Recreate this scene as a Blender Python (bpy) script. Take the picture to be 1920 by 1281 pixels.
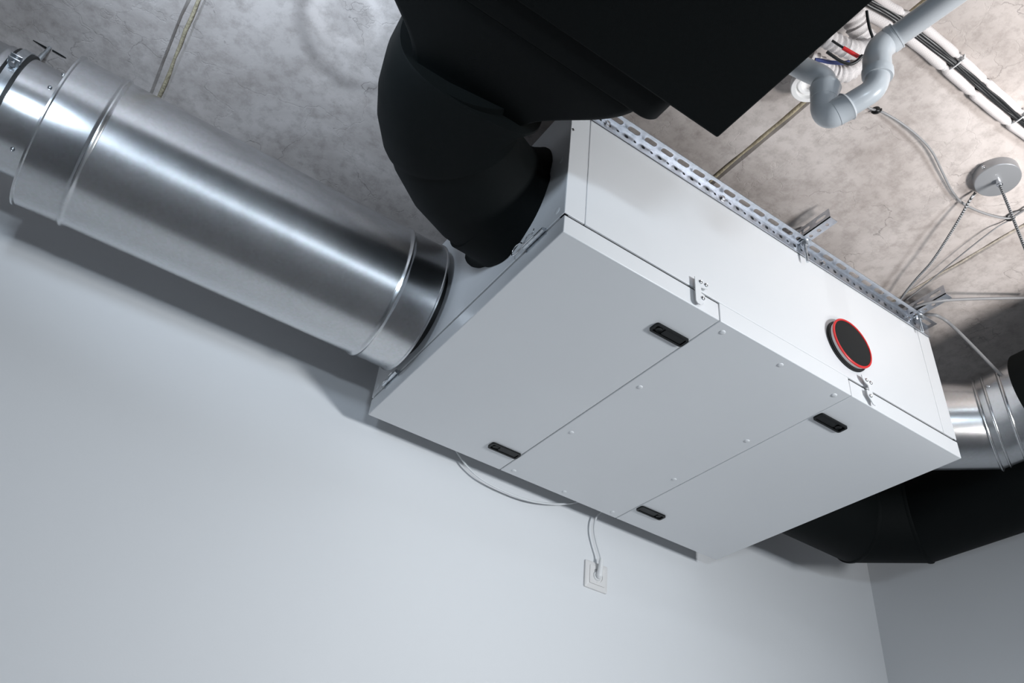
import bpy, bmesh, math, random
from mathutils import Vector, Matrix
random.seed(7)
for o in list(bpy.data.objects):
    bpy.data.objects.remove(o, do_unlink=True)
SC = bpy.context.scene
COL = SC.collection
PI = math.pi
Z0 = 2.40                       # height of the unit's underside above the floor; all z below are measured from it

# ------------------------------------------------------------------ camera
# rows of the camera frame: right, down, forward
RX = (0.82534317, -0.55722488, 0.09115418)
RY = (0.40654265, 0.47443073, -0.78079354)
RZ = (0.39183124, 0.68148068, 0.61810384)
FPX = 1592.546
CAMPOS = Vector((-0.65325576, -0.98508351, -1.21836289))
def ray(px, py):
    c = ((px - 960.0) / FPX, (py - 640.5) / FPX, 1.0)
    return Vector([RX[i] * c[0] + RY[i] * c[1] + RZ[i] * c[2] for i in range(3)])
def at(px, py, ax, val):
    """the point where the sight line of a photo pixel meets the plane x, y or z = val"""
    v = ray(px, py)
    return CAMPOS + v * ((val - CAMPOS[ax]) / v[ax])
def deep(px, py, d):
    return CAMPOS + ray(px, py) * d
cam_data = bpy.data.cameras.new('camera')
cam = bpy.data.objects.new('camera', cam_data)
COL.objects.link(cam)
m = Matrix(((RX[0], -RY[0], -RZ[0], CAMPOS[0]), (RX[1], -RY[1], -RZ[1], CAMPOS[1]),
            (RX[2], -RY[2], -RZ[2], CAMPOS[2] + Z0), (0, 0, 0, 1)))
cam.matrix_world = m
cam_data.sensor_fit = 'HORIZONTAL'
cam_data.sensor_width = 36.0
cam_data.lens = FPX * 36.0 / 1920.0
cam_data.clip_start = 0.01
SC.camera = cam

# ------------------------------------------------------------------ world, lights, exposure
SC.view_settings.view_transform = 'Standard'
SC.view_settings.look = 'None'
SC.view_settings.gamma = 1.0
SC.view_settings.use_curve_mapping = False
SC.view_settings.exposure = 0.15
world = bpy.data.worlds.new('world')
SC.world = world
world.use_nodes = True
world.node_tree.nodes['Background'].inputs[0].default_value = (0.55, 0.65, 0.80, 1)
world.node_tree.nodes['Background'].inputs[1].default_value = 0.03
def area(name, loc, target, sx, sy, power, color):
    d = bpy.data.lights.new(name, 'AREA')
    d.shape = 'RECTANGLE'; d.size = sx; d.size_y = sy
    d.energy = power; d.color = color
    o = bpy.data.objects.new(name, d)
    COL.objects.link(o)
    o.location = Vector(loc) + Vector((0, 0, Z0))
    v = Vector(target) - Vector(loc)
    o.rotation_euler = v.to_track_quat('-Z', 'Y').to_euler()
    return o
KEY = area('work_lamp', (1.30, -2.00, -0.74), (0.22, 0.96, -0.30), 0.30, 0.30, 15.5, (0.93, 0.97, 1.0))
KEY.data.spread = math.radians(102)
WIN = area('window_light', (-0.90, -3.0, -1.25), (-0.6, 0.5, 0.1), 0.45, 0.13, 22, (0.76, 0.88, 1.0))
PANEL = area('ceiling_panel_light', (0.3, -2.4, 0.46), (0.3, -2.39, -2.0), 0.9, 0.6, 20, (0.86, 0.93, 1.0))
UP = area('up_fill_cool', (-0.95, -0.42, -0.12), (-0.74, -0.02, 0.49), 0.18, 0.18, 7.2, (0.72, 0.85, 1.0))  # added upward fill that brightens the left ceiling, no real fixture
UP.data.spread = math.radians(112)
UP2 = area('up_fill_neutral', (1.15, -1.25, -0.95), (1.14, -0.92, 0.49), 0.32, 0.32, 10.2, (1.0, 0.95, 0.92))  # added fill aimed up at the right ceiling, no real fixture
UP2.data.spread = math.radians(80)

# ------------------------------------------------------------------ helpers
class MB:
    def __init__(s): s.v = []; s.f = []
    def add(s, vs, fs):
        b = len(s.v); s.v += [tuple(v) for v in vs]; s.f += [tuple(b + i for i in f) for f in fs]; return s
    def box(s, x0, x1, y0, y1, z0, z1):
        return s.add([(x0,y0,z0),(x1,y0,z0),(x1,y1,z0),(x0,y1,z0),(x0,y0,z1),(x1,y0,z1),(x1,y1,z1),(x0,y1,z1)],
              [(3,2,1,0),(4,5,6,7),(0,1,5,4),(1,2,6,5),(2,3,7,6),(3,0,4,7)])
    def rings(s, rings, cap0=True, cap1=True, close=False):
        b = len(s.v); n = len(rings[0])
        for r in rings: s.v += [tuple(p) for p in r]
        k = len(rings)
        for i in range(k if close else k - 1):
            j = (i + 1) % k
            for a in range(n):
                c = (a + 1) % n
                s.f.append((b+i*n+a, b+i*n+c, b+j*n+c, b+j*n+a))
        if not close:
            if cap0: s.f.append(tuple(b + a for a in reversed(range(n))))
            if cap1: s.f.append(tuple(b + (k-1)*n + a for a in range(n)))
        return s
    def lathe(s, base, axis, prof, n=48, cap0=True, cap1=True):
        """prof: (distance along the axis, radius) pairs"""
        u, w = frame(Vector(axis).normalized()); a = Vector(axis).normalized(); base = Vector(base)
        return s.rings([[base + a*h + (u*math.cos(2*PI*k/n) + w*math.sin(2*PI*k/n))*r for k in range(n)] for h, r in prof], cap0, cap1)
    def tube(s, pts, r, n=12, cap=True):
        pts = [Vector(p) for p in pts]; rr = r if isinstance(r, (list, tuple)) else [r]*len(pts)
        out = []; u = None
        for i, p in enumerate(pts):
            t = (pts[min(i+1, len(pts)-1)] - pts[max(i-1, 0)]).normalized()
            if u is None: u, w = frame(t)
            else:
                u = (u - t*u.dot(t)).normalized(); w = t.cross(u)
            k = 1.0
            if 0 < i < len(pts)-1:
                a = (pts[i]-pts[i-1]).normalized(); c = (pts[i+1]-pts[i]).normalized()
                k = 1.0 / max(0.6, math.cos(a.angle(c, 0)/2))
                bn = (c - a)
                bn = bn.normalized() if bn.length > 1e-6 else None
            else: bn = None
            ring = []
            for q in range(n):
                d = u*math.cos(2*PI*q/n) + w*math.sin(2*PI*q/n)
                if bn is not None: d = d + bn*(d.dot(bn))*(k-1)
                ring.append(p + d*rr[i])
            out.append(ring)
        return s.rings(out, cap, cap)
def frame(t):
    h = Vector((0, 0, 1)) if abs(t.z) < 0.9 else Vector((0, 1, 0))
    u = t.cross(h).normalized()
    return u, t.cross(u)
def spline(pts, n=8):
    pts = [Vector(p) for p in pts]; q = [pts[0]*2 - pts[1]] + pts + [pts[-1]*2 - pts[-2]]; out = []
    for i in range(1, len(q)-2):
        for k in range(n):
            t = k/n; a, b, c, d = q[i-1], q[i], q[i+1], q[i+2]
            out.append(0.5*((2*b) + (c-a)*t + (2*a-5*b+4*c-d)*t*t + (3*b-a-3*c+d)*t**3))
    out.append(pts[-1]); return out

def finish(o, mat, smooth, bevel, seg=2):
    me = o.data
    if mat is not None: me.materials.append(mat)
    if smooth is not None:
        me.polygons.foreach_set('use_smooth', [True]*len(me.polygons))
        me.set_sharp_from_angle(angle=math.radians(smooth))
    if bevel:
        b = o.modifiers.new('bevel', 'BEVEL'); b.width = bevel; b.segments = seg; b.limit_method = 'ANGLE'; b.angle_limit = math.radians(40)
        if smooth is None:
            me.polygons.foreach_set('use_smooth', [True]*len(me.polygons)); me.set_sharp_from_angle(angle=math.radians(50))
def base_of(vs):
    xs = [v[0] for v in vs]; ys = [v[1] for v in vs]; zs = [v[2] for v in vs]
    return Vector(((min(xs)+max(xs))/2, (min(ys)+max(ys))/2, min(zs)))
def obj(name, mb, mat, parent=None, smooth=None, bevel=0, label=None, cat=None, group=None, kind=None, seg=2):
    org = base_of(mb.v)
    me = bpy.data.meshes.new(name)
    me.from_pydata([(v[0]-org.x, v[1]-org.y, v[2]-org.z) for v in mb.v], [], mb.f)
    bm = bmesh.new(); bm.from_mesh(me); bmesh.ops.recalc_face_normals(bm, faces=bm.faces); bm.to_mesh(me); bm.free()
    me.update()
    o = bpy.data.objects.new(name, me); COL.objects.link(o)
    finish(o, mat, smooth, bevel, seg)
    w = org + Vector((0, 0, Z0))
    o['org'] = tuple(w)
    place(o, w, parent)
    tag(o, label, cat, group, kind)
    return o
WORLDLOC = {}
def place(o, w, parent):
    WORLDLOC[o.name] = Vector(w)
    if 'org' in o: del o['org']
    if parent is not None:
        o.parent = parent; o.location = Vector(w) - WORLDLOC[parent.name]
    else: o.location = w
def tag(o, label=None, cat=None, group=None, kind=None):
    if label: o['label'] = label
    if cat: o['category'] = cat
    if group: o['group'] = group
    if kind: o['kind'] = kind
def thing(name, loc, label, cat, group=None):
    o = bpy.data.objects.new(name, None); COL.objects.link(o)
    o.empty_display_size = 0.05
    place(o, Vector(loc) + Vector((0, 0, Z0)), None)
    tag(o, label, cat, group); return o
def dup(o, loc, parent=None):
    """a copy of one mesh object, moved so that its origin stands at loc"""
    c = o.copy(); COL.objects.link(c); place(c, Vector(loc) + Vector((0, 0, Z0)), parent); return c
def plate(outline, holes, thick, to3d):
    """flat sheet with real holes: 2-D outline and holes filled, then given a thickness; to3d maps (u, v, w)"""
    cu = bpy.data.curves.new('tmp', 'CURVE'); cu.dimensions = '2D'; cu.fill_mode = 'BOTH'; cu.extrude = thick/2
    for lp in [outline] + holes:
        sp = cu.splines.new('POLY'); sp.points.add(len(lp)-1)
        for i, p in enumerate(lp): sp.points[i].co = (p[0], p[1], 0, 1)
        sp.use_cyclic_u = True
    t = bpy.data.objects.new('tmp', cu); COL.objects.link(t)
    dg = bpy.context.evaluated_depsgraph_get()
    me = t.evaluated_get(dg).to_mesh()
    mb = MB(); mb.add([to3d(v.co.x, v.co.y, v.co.z) for v in me.vertices], [tuple(p.vertices) for p in me.polygons])
    t.evaluated_get(dg).to_mesh_clear()
    bpy.data.objects.remove(t, do_unlink=True); bpy.data.curves.remove(cu)
    return mb
def slot(cx, cy, ln, w, n=6):
    r = w/2; h = ln/2 - r; pts = []
    for k in range(n+1): a = -PI/2 + PI*k/n; pts.append((cx+h+r*math.cos(a), cy+r*math.sin(a)))
    for k in range(n+1): a = PI/2 + PI*k/n; pts.append((cx-h+r*math.cos(a), cy+r*math.sin(a)))
    return pts
def circ(cx, cy, r, n=14): return [(cx+r*math.cos(2*PI*k/n), cy+r*math.sin(2*PI*k/n)) for k in range(n)]
def rrect(x0, x1, y0, y1, r, n=5):
    pts = []
    for cx, cy, a0 in ((x1-r, y0+r, -PI/2), (x1-r, y1-r, 0), (x0+r, y1-r, PI/2), (x0+r, y0+r, PI)):
        for k in range(n+1): a = a0 + PI/2*k/n; pts.append((cx+r*math.cos(a), cy+r*math.sin(a)))
    return pts

# ------------------------------------------------------------------ materials
def nodes(name):
    mt = bpy.data.materials.new(name); mt.use_nodes = True
    nt = mt.node_tree; b = nt.nodes['Principled BSDF']
    return mt, nt, b
def N(nt, t, **kw):
    n = nt.nodes.new(t)
    for k, v in kw.items():
        if k in n.inputs: n.inputs[k].default_value = v
        else: setattr(n, k, v)
    return n
def coords(nt, scale=(1, 1, 1)):
    tc = N(nt, 'ShaderNodeNewGeometry'); mp = N(nt, 'ShaderNodeMapping')
    nt.links.new(tc.outputs['Position'], mp.inputs['Vector']); mp.inputs['Scale'].default_value = scale
    return mp.outputs['Vector']
def bumpy(nt, b, src, strength, dist):
    bp = N(nt, 'ShaderNodeBump', Strength=strength, Distance=dist)
    nt.links.new(src, bp.inputs['Height']); nt.links.new(bp.outputs['Normal'], b.inputs['Normal']); return bp
def simple(name, col, rough, metal=0.0, bump=None, var=0.0, vscale=20.0, spec=0.5):
    mt, nt, b = nodes(name)
    b.inputs['Roughness'].default_value = rough; b.inputs['Metallic'].default_value = metal
    b.inputs['Specular IOR Level'].default_value = spec
    v = coords(nt)
    nz = N(nt, 'ShaderNodeTexNoise', Scale=vscale, Detail=3.0); nt.links.new(v, nz.inputs['Vector'])
    rm = N(nt, 'ShaderNodeValToRGB')
    rm.color_ramp.elements[0].position = 0.3; rm.color_ramp.elements[1].position = 0.7
    rm.color_ramp.elements[0].color = [c*(1-var) for c in col] + [1]
    rm.color_ramp.elements[1].color = [min(1, c*(1+var)) for c in col] + [1]
    nt.links.new(nz.outputs['Fac'], rm.inputs['Fac']); nt.links.new(rm.outputs['Color'], b.inputs['Base Color'])
    if bump:
        n2 = N(nt, 'ShaderNodeTexNoise', Scale=bump[0], Detail=2.0); nt.links.new(v, n2.inputs['Vector'])
        bumpy(nt, b, n2.outputs['Fac'], bump[1], bump[2])
    return mt
M = {}
M['white'] = simple('white_powder_coat', (0.74, 0.75, 0.765), 0.34, var=0.012, vscale=3, bump=(900, 0.05, 0.001))
M['wall'] = simple('white_wall_paint', (0.74, 0.75, 0.765), 0.62, var=0.012, vscale=1.5, bump=(220, 0.06, 0.002))
M['foam'] = simple('black_foam', (0.0014, 0.0026, 0.0027), 0.70, var=0.12, vscale=300, bump=(1300, 0.5, 0.0008), spec=0.14)
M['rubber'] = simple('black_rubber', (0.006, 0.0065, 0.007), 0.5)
M['blackplastic'] = simple('black_plastic', (0.0030, 0.0038, 0.0042), 0.38, spec=0.3)
M['shade_black'] = simple('matte_shade_black', (0.008, 0.009, 0.010), 0.9, spec=0.1)  # black for the shade in the door gap, also used on the anchor wings
M['zinc'] = simple('zinc_plated_steel', (0.62, 0.65, 0.68), 0.30, metal=1.0, var=0.18, vscale=60)
M['chrome'] = simple('bright_screw_steel', (0.75, 0.76, 0.78), 0.18, metal=1.0)
M['rail'] = simple('galvanised_strip', (0.58, 0.61, 0.66), 0.33, metal=1.0, var=0.10, vscale=80)
M['pvc'] = simple('grey_pvc', (0.60, 0.62, 0.64), 0.28, var=0.01)
M['whiteplastic'] = simple('white_plastic', (0.80, 0.80, 0.80), 0.25)
M['wirewhite'] = simple('white_cable_sheath', (0.72, 0.73, 0.74), 0.4)
M['wiregrey'] = simple('grey_cable_sheath', (0.24, 0.24, 0.245), 0.45)
M['wireblack'] = simple('black_cable_sheath', (0.010, 0.011, 0.012), 0.38)
M['wireblue'] = simple('blue_cable_sheath', (0.05, 0.07, 0.22), 0.4)
M['red'] = simple('red_plastic', (0.62, 0.016, 0.018), 0.35)
M['capfoam'] = simple('black_cap_foam', (0.0065, 0.0070, 0.0072), 0.9, bump=(900, 0.4, 0.001), var=0.2, vscale=500)
M['rose'] = simple('satin_grey_metal', (0.36, 0.37, 0.385), 0.38, metal=0.55)
M['tie'] = simple('clear_nylon', (0.62, 0.62, 0.62), 0.35)
M['mortar'] = simple('beige_joint_foam', (0.34, 0.295, 0.205), 0.9, var=0.25, vscale=40, bump=(120, 0.8, 0.004))
M['socket'] = simple('warm_white_plastic', (0.74, 0.725, 0.715), 0.22)
M['mortar_pale'] = simple('pale_joint_filler', (0.40, 0.36, 0.30), 0.9, var=0.2, vscale=40, bump=(120, 0.8, 0.004))
M['floor'] = simple('grey_concrete_floor', (0.24, 0.24, 0.245), 0.55, var=0.1, vscale=2)

def galvanised():
    mt, nt, b = nodes('galvanised_duct_steel')
    b.inputs['Metallic'].default_value = 1.0
    v = coords(nt)
    vo = N(nt, 'ShaderNodeTexVoronoi', Scale=160.0); nt.links.new(v, vo.inputs['Vector'])
    nz = N(nt, 'ShaderNodeTexNoise', Scale=9.0, Detail=5.0, Roughness=0.65); nt.links.new(v, nz.inputs['Vector'])
    vs = coords(nt, (6, 260, 260)); ns = N(nt, 'ShaderNodeTexNoise', Scale=3.0, Detail=2.0); nt.links.new(vs, ns.inputs['Vector'])
    mx = N(nt, 'ShaderNodeMix', data_type='RGBA'); mx.inputs['Factor'].default_value = 0.06
    rm = N(nt, 'ShaderNodeValToRGB'); rm.color_ramp.elements[0].position = 0.3; rm.color_ramp.elements[1].position = 0.72
    rm.color_ramp.elements[0].color = (0.52, 0.555, 0.60, 1); rm.color_ramp.elements[1].color = (0.59, 0.62, 0.655, 1)
    nt.links.new(nz.outputs['Fac'], rm.inputs['Fac'])
    nt.links.new(rm.outputs['Color'], mx.inputs['A']); nt.links.new(vo.outputs['Color'], mx.inputs['B'])
    hs = N(nt, 'ShaderNodeHueSaturation', Saturation=0.35); nt.links.new(mx.outputs['Result'], hs.inputs['Color'])
    nt.links.new(hs.outputs['Color'], b.inputs['Base Color'])
    mr = N(nt, 'ShaderNodeMapRange'); mr.inputs['To Min'].default_value = 0.22; mr.inputs['To Max'].default_value = 0.28
    nt.links.new(nz.outputs['Fac'], mr.inputs['Value']); nt.links.new(mr.outputs['Result'], b.inputs['Roughness'])
    bumpy(nt, b, ns.outputs['Fac'], 0.03, 0.0006)
    return mt
M['galv'] = galvanised()

def concrete():
    mt, nt, b = nodes('raw_concrete')
    b.inputs['Roughness'].default_value = 0.85
    b.inputs['Specular IOR Level'].default_value = 0.3
    v = coords(nt)
    L = nt.links
    big = N(nt, 'ShaderNodeTexNoise', Scale=2.6, Detail=8.0, Roughness=0.62, Distortion=0.6); L.new(v, big.inputs['Vector'])
    fine = N(nt, 'ShaderNodeTexNoise', Scale=34.0, Detail=6.0, Roughness=0.7); L.new(v, fine.inputs['Vector'])
    r1 = N(nt, 'ShaderNodeValToRGB'); e = r1.color_ramp.elements
    e[0].position = 0.33; e[0].color = (0.355, 0.318, 0.298, 1); e[1].position = 0.68; e[1].color = (0.575, 0.530, 0.508, 1)
    L.new(big.outputs['Fac'], r1.inputs['Fac'])
    r2 = N(nt, 'ShaderNodeValToRGB'); e = r2.color_ramp.elements
    e[0].position = 0.30; e[0].color = (0.66, 0.65, 0.64, 1); e[1].position = 0.55; e[1].color = (1, 1, 1, 1)
    L.new(fine.outputs['Fac'], r2.inputs['Fac'])
    mul = N(nt, 'ShaderNodeMix', data_type='RGBA', blend_type='MULTIPLY'); mul.inputs['Factor'].default_value = 0.8
    L.new(r1.outputs['Color'], mul.inputs['A']); L.new(r2.outputs['Color'], mul.inputs['B'])
    # hairline cracks
    vd = N(nt, 'ShaderNodeTexVoronoi', feature='DISTANCE_TO_EDGE', Scale=3.4)
    wob = N(nt, 'ShaderNodeTexNoise', Scale=11.0, Detail=5.0)
    L.new(v, wob.inputs['Vector'])
    ad = N(nt, 'ShaderNodeMix', data_type='RGBA', blend_type='ADD'); ad.inputs['Factor'].default_value = 0.22
    L.new(v, ad.inputs['A']); L.new(wob.outputs['Color'], ad.inputs['B']); L.new(ad.outputs['Result'], vd.inputs['Vector'])
    lt = N(nt, 'ShaderNodeMapRange'); lt.inputs['From Max'].default_value = 0.008; lt.inputs['To Min'].default_value = 0.62; lt.inputs['To Max'].default_value = 1.0
    L.new(vd.outputs['Distance'], lt.inputs['Value'])
    # crack mask so that only some run
    gate = N(nt, 'ShaderNodeMapRange'); gate.inputs['From Min'].default_value = 0.50; gate.inputs['From Max'].default_value = 0.60
    L.new(wob.outputs['Fac'], gate.inputs['Value'])
    g2 = N(nt, 'ShaderNodeMix', data_type='FLOAT'); g2.inputs['A'].default_value = 1.0
    L.new(gate.outputs['Result'], g2.inputs['Factor']); L.new(lt.outputs['Result'], g2.inputs['B'])
    m3 = N(nt, 'ShaderNodeMix', data_type='RGBA', blend_type='MULTIPLY'); m3.inputs['Factor'].default_value = 1.0
    L.new(mul.outputs['Result'], m3.inputs['A']); L.new(g2.outputs['Result'], m3.inputs['B'])
    last = m3.outputs['Result']
    # old water stains: a darker ring and a pale bloom, each where it stands on the slab
    for px, py, r, wd, k in STAINS:
        c = at(px, py, 2, ZC) + Vector((0, 0, Z0))
        sub = N(nt, 'ShaderNodeVectorMath', operation='DISTANCE'); L.new(v, sub.inputs[0]); sub.inputs[1].default_value = c
        wv = N(nt, 'ShaderNodeMath', operation='MULTIPLY_ADD'); L.new(wob.outputs['Fac'], wv.inputs[0]); wv.inputs[1].default_value = 0.03; L.new(sub.outputs['Value'], wv.inputs[2])
        w2 = N(nt, 'ShaderNodeMath', operation='MULTIPLY_ADD'); L.new(big.outputs['Fac'], w2.inputs[0]); w2.inputs[1].default_value = 0.06; L.new(wv.outputs[0], w2.inputs[2])
        d = N(nt, 'ShaderNodeMath', operation='SUBTRACT'); L.new(w2.outputs[0], d.inputs[0]); d.inputs[1].default_value = r + 0.08
        ab = N(nt, 'ShaderNodeMath', operation='ABSOLUTE'); L.new(d.outputs[0], ab.inputs[0])
        mp = N(nt, 'ShaderNodeMapRange', interpolation_type='SMOOTHSTEP'); mp.inputs['From Max'].default_value = wd; mp.inputs['To Min'].default_value = k; mp.inputs['To Max'].default_value = 1.0
        L.new(ab.outputs[0], mp.inputs['Value'])
        mm = N(nt, 'ShaderNodeVectorMath', operation='SCALE'); L.new(last, mm.inputs[0]); L.new(mp.outputs['Result'], mm.inputs['Scale'])
        last = mm.outputs['Vector']
    L.new(last, b.inputs['Base Color'])
    hs = N(nt, 'ShaderNodeMath', operation='MULTIPLY_ADD'); L.new(fine.outputs['Fac'], hs.inputs[0]); hs.inputs[1].default_value = 0.6; L.new(lt.outputs['Result'], hs.inputs[2])
    bumpy(nt, b, hs.outputs[0], 0.35, 0.004)
    return mt
ZC = 0.49
STAINS = [(690, 60, 0.115, 0.03, 0.72), (655, 30, 0.03, 0.035, 1.28), (640, 150, 0.02, 0.05, 1.12), (330, 230, 0.05, 0.06, 1.10)]
M['concrete'] = concrete()

def wrap_mat():
    mt, nt, b = nodes('white_wrapped_fabric')
    b.inputs['Roughness'].default_value = 0.7
    v = coords(nt, (1, 1, 1))
    wv = N(nt, 'ShaderNodeTexChecker', Scale=420.0)
    nt.links.new(v, wv.inputs['Vector'])
    wv.inputs['Color1'].default_value = (0.66, 0.625, 0.615, 1); wv.inputs['Color2'].default_value = (0.54, 0.51, 0.505, 1)
    nt.links.new(wv.outputs['Color'], b.inputs['Base Color'])
    bumpy(nt, b, wv.outputs['Fac'], 0.25, 0.001)
    return mt
M['wrap'] = wrap_mat()

def textile():
    mt, nt, b = nodes('grey_braided_flex')
    b.inputs['Roughness'].default_value = 0.8
    v = coords(nt, (1, 1, 1))
    wv = N(nt, 'ShaderNodeTexWave', Scale=95.0, wave_type='BANDS', bands_direction='DIAGONAL'); nt.links.new(v, wv.inputs['Vector'])
    rm = N(nt, 'ShaderNodeValToRGB'); e = rm.color_ramp.elements
    e[0].position = 0.42; e[0].color = (0.02, 0.022, 0.024, 1); e[1].position = 0.56; e[1].color = (0.42, 0.43, 0.44, 1)
    nt.links.new(wv.outputs['Fac'], rm.inputs['Fac']); nt.links.new(rm.outputs['Color'], b.inputs['Base Color'])
    return mt
M['textile'] = textile()
# ------------------------------------------------------------------ setting
LX, WY, T, H = 1.276, 0.8745, 0.0482, 0.427          # unit length, depth, door thickness, height
SX1, SX2 = 0.4256, 0.8539                            # seams between the bottom panels
YB, XR, XL, YF, ZF = 0.9615, 2.213, -3.6, -4.6, -Z0  # back wall, right wall, left wall, open front, floor
obj('floor', MB().box(XL-.1, XR+.1, YF, YB+.1, ZF-.1, ZF), M['floor'], kind='structure')
obj('wall_back', MB().box(XL-.1, XR+.1, YB, YB+.1, ZF, ZC+.3), M['wall'], kind='structure')
obj('wall_right', MB().box(XR, XR+.1, YF, YB, ZF, ZC+.3), M['wall'], kind='structure')
obj('wall_left', MB().box(XL-.1, XL, YF, YB, ZF, ZC+.3), M['wall'], kind='structure')
ceil = obj('ceiling', MB().box(XL, XR, YF, YB, ZC+.028, ZC+.15), M['concrete'], kind='structure')
def slab(x0, x1):
    """hollow-core slab soffit with slightly ragged long edges"""
    mb = MB(); n = 110; rows = []
    for i in range(n+1):
        y = YF + (YB-YF)*i/n
        j0 = 0 if x0 == XL else random.uniform(-.0022, .0022)
        j1 = 0 if x1 == XR else random.uniform(-.0022, .0022)
        c0 = 0 if x0 == XL else .006; c1 = 0 if x1 == XR else .006
        rows.append([(x0+j0, y, ZC+.027), (x0+j0, y, ZC+.008), (x0+j0*.5+c0, y, ZC), (x1+j1*.5-c1, y, ZC), (x1+j1, y, ZC+.008), (x1+j1, y, ZC+.027)])
    return obj('concrete_slab', mb.rings(rows), M['concrete'], ceil, smooth=35)
SEAM = (-0.803, 0.4525, 1.174)
SW = (0.0125, 0.0048, 0.002)
edges = [XL] + [s + d*w for s, w in zip(SEAM, SW) for d in (-1, 1)] + [XR]
for i in range(0, len(edges), 2): slab(edges[i], edges[i+1])
def bead(x, r, z, y0, y1, amp, mat='mortar'):
    pts = []; rr = []; n = 120
    for i in range(n+1):
        pts.append((x + random.uniform(-amp, amp)*.5, y0+(y1-y0)*i/n, z + random.uniform(-amp, amp)*.3))
        rr.append(r*random.uniform(.72, 1.15))
    return obj('joint_filler', MB().tube(pts, rr, 8), M[mat], ceil, smooth=50)
obj('joint_mortar', MB().box(SEAM[0]-.014, SEAM[0]+.014, YF+.05, YB-.01, ZC+.0095, ZC+.026), M['concrete'], ceil)
bead(SEAM[0]+.0045, .0046, ZC+.0085, YF+.1, YB-.02, .004)
bead(SEAM[1]-.001, .0046, ZC+.0050, YF+.1, YB-.02, .003)
bead(SEAM[2], .0030, ZC+.0034, YF+.1, YB-.02, .003, 'mortar_pale')

# ------------------------------------------------------------------ the ventilation unit
U = thing('air_handling_unit', (LX/2, WY/2, 0), 'large white ceiling-hung ventilation unit with three bottom panels', 'ventilation unit')
obj('body', MB().box(.001, LX-.001, .003, WY, T+.012, H-.004), M['white'], U, bevel=.0015)
obj('shade_black', MB().box(.004, LX-.004, .0045, WY-.004, T-.006, T+.016), M['shade_black'], U)  # black box added inside the door gap, its colour stands in for shade
BZ = T+.0068
obj('corner_post', MB().box(0, .0510, 0, .02, BZ, H), M['white'], U, bevel=.0012)
obj('side_panel', MB().box(.0530, 1.2225, .0004, .02, BZ, H), M['white'], U, bevel=.0012)
obj('corner_post', MB().box(1.2238, LX, 0, .02, BZ, H), M['white'], U, bevel=.0012)
obj('end_panel', MB().box(-.0004, .012, .0012, WY, BZ, H), M['white'], U, bevel=.0010)
obj('end_panel', MB().box(LX-.012, LX+.0004, .0012, WY, BZ, H), M['white'], U, bevel=.0010)
obj('top_panel', MB().box(0, LX, .0006, WY, H-.003, H+.0005), M['white'], U)
dl = obj('door_panel', MB().box(0, SX1-.0014, 0, WY, 0, T), M['white'], U, bevel=.0022, seg=3)
cp = obj('service_panel', MB().box(SX1+.0014, SX2-.0010, 0, WY, 0, T+.0055), M['white'], U, bevel=.0018, seg=3)
dr = obj('door_panel', MB().box(SX2+.0008, LX, 0, WY, 0, T), M['white'], U, bevel=.0022, seg=3)
# screw caps of the service panel, each a shallow dome
def cap_at(p, n, parent, r=.0072, h=.0022, name='screw_cap'):
    n = Vector(n)
    prof = [(-.002, r*1.0), (0, r), (h*.45, r*.93), (h*.8, r*.7), (h, r*.3)]
    return obj(name, MB().lathe(p, n, prof, 20), M['white'], parent, smooth=60)
first = None
for x, y in [(.4575, .0252), (.640, .0252), (.822, .0252), (.4575, .3018), (.8205, .3018), (.4575, .577), (.8205, .577), (.4575, .8505), (.638, .8495), (.8205, .8495)]:
    if first is None: first = cap_at((x, y, 0), (0, 0, -1), cp)
    else: dup(first, (x, y, -.0022), cp)
for y, z in [(.0268, .081), (.0272, .244), (.8505, .079), (.8505, .244)]:
    cap_at((-.0004, y, z), (-1, 0, 0), U, r=.0085, h=.0018)
# black flush latches
def latch(cx, cy, s, parent):
    w, d = .0955, .0310
    ol = rrect(cx-w/2, cx+w/2, cy-d/2, cy+d/2, .0065)
    il = rrect(cx-w/2+.0055, cx+w/2-.0055, cy-d/2+.0050, cy+d/2-.0050, .003)
    f = obj('latch', plate(ol, [il], .0052, lambda u, v, q: (u, v, -.0026+q)), M['blackplastic'], parent, bevel=.0010, label='black flush latch')
    obj('latch_paddle', MB().box(min(cx-s*.018, cx+s*.0405), max(cx-s*.018, cx+s*.0405), cy-.0098, cy+.0098, -.0036, .0005), M['blackplastic'], f, bevel=.0012)
    obj('latch_base', MB().box(cx-.043, cx+.043, cy-.0108, cy+.0108, -.0012, .0004), M['blackplastic'], f)
    obj('latch_button', MB().lathe((cx-s*.0295, cy, .0004), (0, 0, -1), [(0, .0082), (.0040, .0082), (.0046, .0072), (.0036, .0060), (.0034, .001)], 24), M['blackplastic'], f, smooth=40)
latch(.3737, .1048, 1, dl); latch(.3745, .7735, 1, dl); latch(.9050, .7705, -1, dr); latch(.9055, .1060, -1, dr)
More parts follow.
